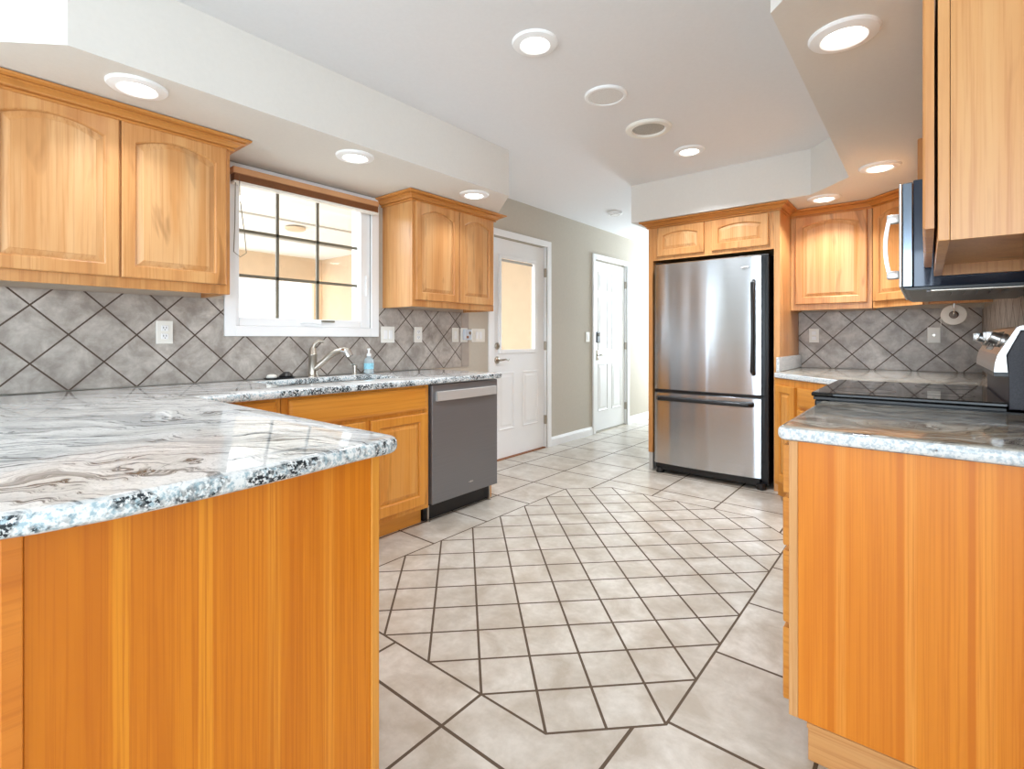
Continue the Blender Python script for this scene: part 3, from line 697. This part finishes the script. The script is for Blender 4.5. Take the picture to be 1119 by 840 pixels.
MB().box(XL + .021, XL + .055, 3.005, 3.085, 1.11, 1.20, .006).build('housing', plain('pale_blue_grey_plastic', sr(206, 212, 220), .3), t, True)
MB().lathe([(.014, 0), (.014, .006), (.006, .008)], (XL + .055, 3.06, 1.17), 'x', 16).build('dial', M['nickel'], t, True, True)
MB().box(XL + .0555, XL + .058, 3.02, 3.045, 1.125, 1.145, .001).build('indicator', M['darkbrown'], t, True)
def plate_y(name, label, cat, x0, x1, z0, z1, kind):
    y = YB - .0105; xc, zc = (x0 + x1) / 2, (z0 + z1) / 2
    t = thing(name, label, cat, (xc, y, zc))
    MB().box(x0, x1, y - .006, y, z0, z1, .003).build('cover_plate', M['switch'], t, True)
    if kind == 'outlet':
        for s in (-1, 1): MB().box(xc - .016, xc + .016, y - .0095, y - .006, zc + s * .021 - .014, zc + s * .021 + .014, .002).build('socket', M['white'], t, True)
    else: MB().lathe([(.009, 0), (.009, .004), (.004, .006)], (xc, y - .012, zc), 'y', 14).build('jack', M['nickel'], t, True, True)
plate_y('power_outlet', 'white outlet on the back tiles close to the fridge enclosure', 'outlet', -.752, -.680, 1.09, 1.205, 'outlet')
plate_y('wall_jack', 'white cover plate with a round jack on the back tiles left of the paper roll', 'wall plate', .004, .078, 1.09, 1.205, 'jack')

# ------------------------------------------------------------ dishwasher
t = thing('dishwasher', 'dark stainless dishwasher with a bar handle at the end of the sink counter', 'dishwasher', (-2.30, 2.338, 0))
MB().box(XL + .03, -2.345, 2.032, 2.645, .105, ZCAB - .003).build('tub_body', M['black'], t, True)
MB().box(-2.344, -2.300, 2.040, 2.638, .118, .842, .006, 3).build('door_panel', M['dsteel'], t, True)
m = MB(); ym = 2.339
out = []
for k in range(13):
    u = k / 12; y = 2.068 + u * (2.608 - 2.068); bow = .010 * (1 - (2 * u - 1) ** 2)
    out.append([(-2.2995, y, .742), (-2.285 + bow, y, .742), (-2.282 + bow, y, .745), (-2.282 + bow, y, .797), (-2.285 + bow, y, .80), (-2.2995, y, .80)])
m.rings(out); m.build('handle', M['bar'], t, True, True)
MB().box(-2.42, -2.38, 2.036, 2.642, .006, .104).build('kick_plate', M['black'], t, True)
for y in (2.06, 2.62): MB().lathe([(.014, 0), (.014, .006), (.006, .008), (.006, .10)], (-2.36, y, 0), n=12).build('foot', M['nickel'], t, True, True)
m = MB(); m.box(-2.2998, -2.2990, 2.355, 2.395, .188, .193); m.box(-2.2998, -2.2990, 2.372, 2.378, .184, .197); m.build('badge', M['steelp'], t, True)

# ------------------------------------------------------------ refrigerator
t = thing('refrigerator', 'stainless steel bottom-freezer refrigerator with black handles in the wooden enclosure', 'refrigerator', (-1.36, 4.40, 0))
FX0, FX1, FY = -1.770, -.945, 4.03
MB().box(-1.787, -.905, 4.105, 4.76, .03, 1.755, .004).build('body', M['black'], t, True)
def curved_door(name, z0, z1):
    n = 24; rings = []
    for k in range(n + 1):
        u = k / n; x = FX0 + (FX1 - FX0) * u; b = .016 * (1 - (2 * u - 1) ** 2) + (0 if 0 < k < n else -.006)
        rings.append([(x, FY + .072, z0), (x, FY + .016 - b + .004, z0), (x, FY + .012 - b, z0 + .006), (x, FY + .012 - b, z1 - .006), (x, FY + .016 - b + .004, z1), (x, FY + .072, z1)])
    return MB().rings(rings).build(name, M['steel'], t, True, True)
dr = curved_door('refrigerator_door', .698, 1.742)
fz = curved_door('freezer_drawer', .080, .678)
MB().box(FX0 + .002, FX1 - .002, FY + .02, FY + .074, .6785, .6975).build('door_gap_gasket', M['black'], t, True)
hx = -.992
MB().tube([(hx, FY + .002, .860), (hx, FY - .030, .875), (hx + .004, FY - .045, 1.0), (hx + .006, FY - .052, 1.2), (hx + .004, FY - .045, 1.41), (hx, FY - .030, 1.535), (hx, FY + .002, 1.55)], [.016, .016, .013, .012, .013, .015, .015], 14).build('door_handle', M['black'], dr, True, True)
MB().tube([(-1.735, FY + .008, .628), (-1.715, FY - .028, .628), (-1.55, FY - .045, .628), (-1.36, FY - .050, .628), (-1.18, FY - .045, .628), (-1.025, FY - .028, .628), (-1.005, FY + .008, .628)], [.020, .018, .015, .014, .015, .018, .020], 14).build('drawer_handle', M['black'], fz, True, True)
MB().box(-1.075, -1.025, FY - .006, FY + .004, 1.652, 1.660, .001).build('badge', M['steelp'], dr, True)
MB().box(FX0 + .01, FX1 - .01, FY + .03, FY + .07, .028, .078, .004).build('toe_grille', M['black'], t, True)
for x in (-1.735, -.95): MB().lathe([(.030, 0), (.032, .01), (.030, .045), (.018, .05)], (x, FY + .045, 0), n=20).build('roller_foot', M['black'], t, True, True)
MB().box(-1.77, -1.72, FY + .035, FY + .09, 1.7425, 1.757, .003).build('hinge_cap', M['black'], t, True)

# ------------------------------------------------------------ range
t = thing('range_oven', 'stainless and black electric range with a glossy glass cooktop at right', 'stove', (-.02, 2.625, 0))
RY0, RY1 = 2.246, 3.004
MB().box(-.285, .285, RY0 + .002, RY1 - .002, .06, .886).build('oven_body', M['black'], t, True)
MB().box(-.335, -.286, RY0 + .006, RY1 - .006, .20, .800, .008).build('oven_door', M['bglass'], t, True)
MB().tube([(-.334, RY0 + .06, .745), (-.375, RY0 + .065, .75), (-.382, RY0 + .20, .75), (-.382, RY1 - .20, .75), (-.375, RY1 - .065, .75), (-.334, RY1 - .06, .745)], .012).build('oven_handle', M['steelp'], t, True, True)
MB().box(-.325, -.286, RY0 + .006, RY1 - .006, .065, .190, .006).build('storage_drawer', M['steelp'], t, True)
MB().box(-.335, -.286, RY0 + .004, RY1 - .004, .806, .886, .006).build('front_trim', M['black'], t, True)
ck = MB().prism([(-.345, RY0), (.200, RY0), (.200, RY1), (-.345, RY1)][::1], .899, .915, 'z', .005, 3).build('cooktop', M['bglass'], t, True)
MB().box(-.338, .198, RY0 - .002, RY1 + .002, .8865, .8985, .002).build('cooktop_frame', M['black'], t, True)
ringm = plain('grey_ring_print', sr(70, 70, 72), .2)
for cx_, cy_, r in ((-.19, 2.44, .10), (-.19, 2.82, .08), (.06, 2.44, .075), (.06, 2.82, .10)):
    MB().lathe([(r, .0001), (r, .0005), (r - .002, .0005), (r - .002, .0001)], (cx_, cy_, .915), n=40, cap0=False, cap1=False).build('burner_ring', ringm, ck, True)
core = [(.203, .894), (.203, 1.004), (.198, 1.066), (.229, 1.146), (.285, 1.146), (.285, .894)]
MB().prism(core, RY0 - .001, RY1 + .001, 'y', .003, 2).build('backguard', plain('black_speckled_enamel', sr(40, 38, 46), .45, 0, .5, 260), t, True)
face = [(.168, 1.012), (.170, 1.040), (.177, 1.070), (.220, 1.156), (.230, 1.162), (.284, 1.162), (.284, 1.148), (.229, 1.148), (.196, 1.068), (.200, 1.012)]
cp = MB().prism(face, RY0, RY1, 'y').build('control_panel', M['steelp'], t, True)
m = MB().prism([(.1675, 1.0), (.1675, 1.013), (.202, 1.013), (.202, 1.0)], RY0, RY1, 'y').build('panel_underside', M['black'], t, True)
nx, nz = -.895, .445
for y in (2.33, 2.43, 2.82, 2.92):
    c = (.198, y, 1.113)
    m = MB(); m.lathe([(.024, .0), (.024, .008), (.019, .012), (.018, .034), (.014, .038)], c, (nx, 0, nz), 24)
    m.box(.198 + nx * .036 - .012, .198 + nx * .036 + .010, y - .004, y + .004, 1.113 + nz * .036 - .016, 1.113 + nz * .036 + .016, .002)
    m.build('control_knob', M['steelp'], cp, True, True)
MB().prism([(.1810, 1.080), (.2140, 1.146), (.2155, 1.1453), (.1825, 1.0793)], 2.50, 2.75, 'y').build('display', M['bglass'], cp, True)

# ------------------------------------------------------------ microwave
t = thing('microwave', 'over-the-range microwave with dark side and pale bar handle at upper right', 'microwave', (.1, 2.625, 1.26))
MY0, MY1 = 2.250, 3.002
MB().box(-.036, XR - .012, MY0, MY1, 1.300, 1.674, .003).build('body', M['navy'], t, True)
MB().box(-.066, -.037, MY0, MY1, 1.302, 1.668, .003).build('door_frame', M['smoke'], t, True)
MB().box(-.0755, -.0665, MY0, MY1, 1.302, 1.668, .003).build('door_face', M['steelp'], t, True)
MB().box(-.0765, -.0757, MY0 + .17, MY1 - .04, 1.35, 1.62).build('door_window', M['bglass'], t, True)
m = MB(); y = 2.285
m.box(-.112, -.076, y - .012, y + .012, 1.535, 1.568, .005); m.box(-.112, -.076, y - .012, y + .012, 1.335, 1.365, .005)
m.rings([[(-.100 - .014 * (1 - (2 * k / 10 - 1) ** 2) + a, y + b, 1.345 + .215 * k / 10) for a, b in ((-.008, -.011), (.004, -.011), (.004, .011), (-.008, .011))] for k in range(11)])
m.build('handle', M['steelp'], t, True, True)
MB().prism([(-.050, 1.291), (-.064, 1.2995), (.292, 1.2995), (.292, 1.291)], MY0 + .002, MY1 - .002, 'y').build('underside_housing', M['black'], t, True)
m = MB()
for k in range(7): m.box(.0 + .035 * k, .018 + .035 * k, MY0 + .05, MY0 + .30, 1.286, 1.2915)
m.build('grease_filter', M['dsteel'], t, True)
m = MB(); m.box(.01, .25, MY0 + .01, MY0 + .045, 1.283, 1.2915, .003); m.build('lamp_cover', M['nickel'], t, True)

# ------------------------------------------------------------ paper roll under the corner cabinet
t = thing('paper_roll', 'white paper roll hanging under the corner cabinet', 'paper roll', (.134, 4.31, 1.22))
n = 40; c = (.134, 4.26, 1.274)
m = MB(); m.lathe([(.024, 0), (.062, 0), (.064, .004), (.064, .096), (.062, .10), (.024, .10)], c, 'y', 40, False, False)
m.box(.071, .0725, 4.262, 4.358, 1.207, 1.277)
m.build('roll', M['paper'], t, True, True)
MB().lathe([(.0235, -.001), (.0235, .101), (.021, .101), (.021, -.001)], c, 'y', 32, False, False).build('core', M['darkbrown'], t, True, True)
h_ = thing('roll_holder', 'thin metal rod holder through the paper roll, fixed under the corner cabinet', 'holder', (.134, 4.25, 1.36))
MB().tube([(.134, 4.245, 1.371), (.134, 4.245, 1.292), (.134, 4.250, 1.279), (.134, 4.38, 1.277)], .0035, 10).build('rod', M['chrome'], h_, True, True)
MB().lathe([(.012, 0), (.012, .004)], (.134, 4.245, 1.3675), n=16).build('mount', M['chrome'], h_, True)

# ------------------------------------------------------------ ceiling fittings
def downlight(loc, label, group='recessed lights'):
    t = thing('recessed_light', label, 'ceiling light', loc, 0, group)
    MB().lathe([(.102, 0), (.102, -.004), (.097, -.010), (.068, -.016), (.060, -.010)], (0, 0, -.0005), n=40, cap0=False, cap1=False).build('trim_ring', M['white'], t, False, True)
    MB().lathe([(.061, -.006), (.060, -.012), (.045, -.020), (.02, -.023)], (0, 0, 0), n=40).build('lens', M['lens'], t, False, True)
    return t
lights = [((-2.415, .60, ZS), 'lit recessed light in the left soffit above the cabinet left of the window', 1.4),
          ((-2.415, 1.585, ZS), 'lit recessed light in the left soffit above the window', 1.4),
          ((-2.415, 2.525, ZS), 'lit recessed light in the left soffit above the cabinet right of the window', 1.4),
          ((-.21, 1.97, ZS), 'large lit recessed light in the right soffit nearest the camera', 1.7),
          ((-.21, 3.61, ZS), 'lit recessed light in the right soffit left of the microwave', 7.0),
          ((-.562, 4.165, ZS), 'lit recessed light above the cabinet beside the fridge enclosure', 4.5),
          ((-1.348, 1.80, ZC), 'lit recessed light in the main ceiling nearest the camera', 7),
          ((-1.283, 3.515, ZC), 'lit recessed light in the main ceiling near the fridge', 11)]
L0 = None
for loc, label, e in lights:
    if L0 is None: L0 = downlight(loc, label)
    else: dup(L0, loc, 0, label)
    area('downlight_glow', (loc[0], loc[1], loc[2] - .03), (0, 0, 0), .12, .12, e, (.89, .94, 1.0), 'DISK', 2.2)
t = thing('ceiling_speaker', 'round flat white speaker cover in the ceiling between the two main lights', 'speaker', (-1.343, 2.433, ZC))
MB().lathe([(.114, 0), (.114, -.006), (.108, -.012), (.095, -.012), (.094, -.007)], n=40, cap0=False, cap1=False).build('rim', M['white'], t, False, True)
MB().lathe([(.095, -.004), (.093, -.008), (.02, -.010)], n=40).build('grille', plain('pale_grey_mesh', sr(228, 227, 225), .8, 0, .1, 300), t, False, True)
t = thing('ceiling_vent', 'round white vent with a grey recessed centre in the ceiling', 'vent', (-1.345, 2.98, ZC))
MB().lathe([(.140, 0), (.140, -.008), (.132, -.016), (.104, -.016), (.098, -.004)], n=44, cap0=False, cap1=False).build('rim', M['switch'], t, False, True)
MB().lathe([(.100, -.0005), (.099, -.004), (.01, -.006)], n=40).build('grille', plain('grey_vent_mesh', sr(172, 168, 160), .4, .2, .3, 200), t, False, True)
t = thing('smoke_detector', 'small white smoke detector on the ceiling before the hall', 'smoke detector', (-2.51, 4.745, ZC))
MB().lathe([(.075, 0), (.075, -.010), (.066, -.026), (.03, -.030)], n=36).build('housing', M['white'], t, False, True)
MB().lathe([(.050, -.0275), (.044, -.031), (.040, -.0285)], n=36, cap0=False).build('slots', M['grey_cut'], t, False, True)
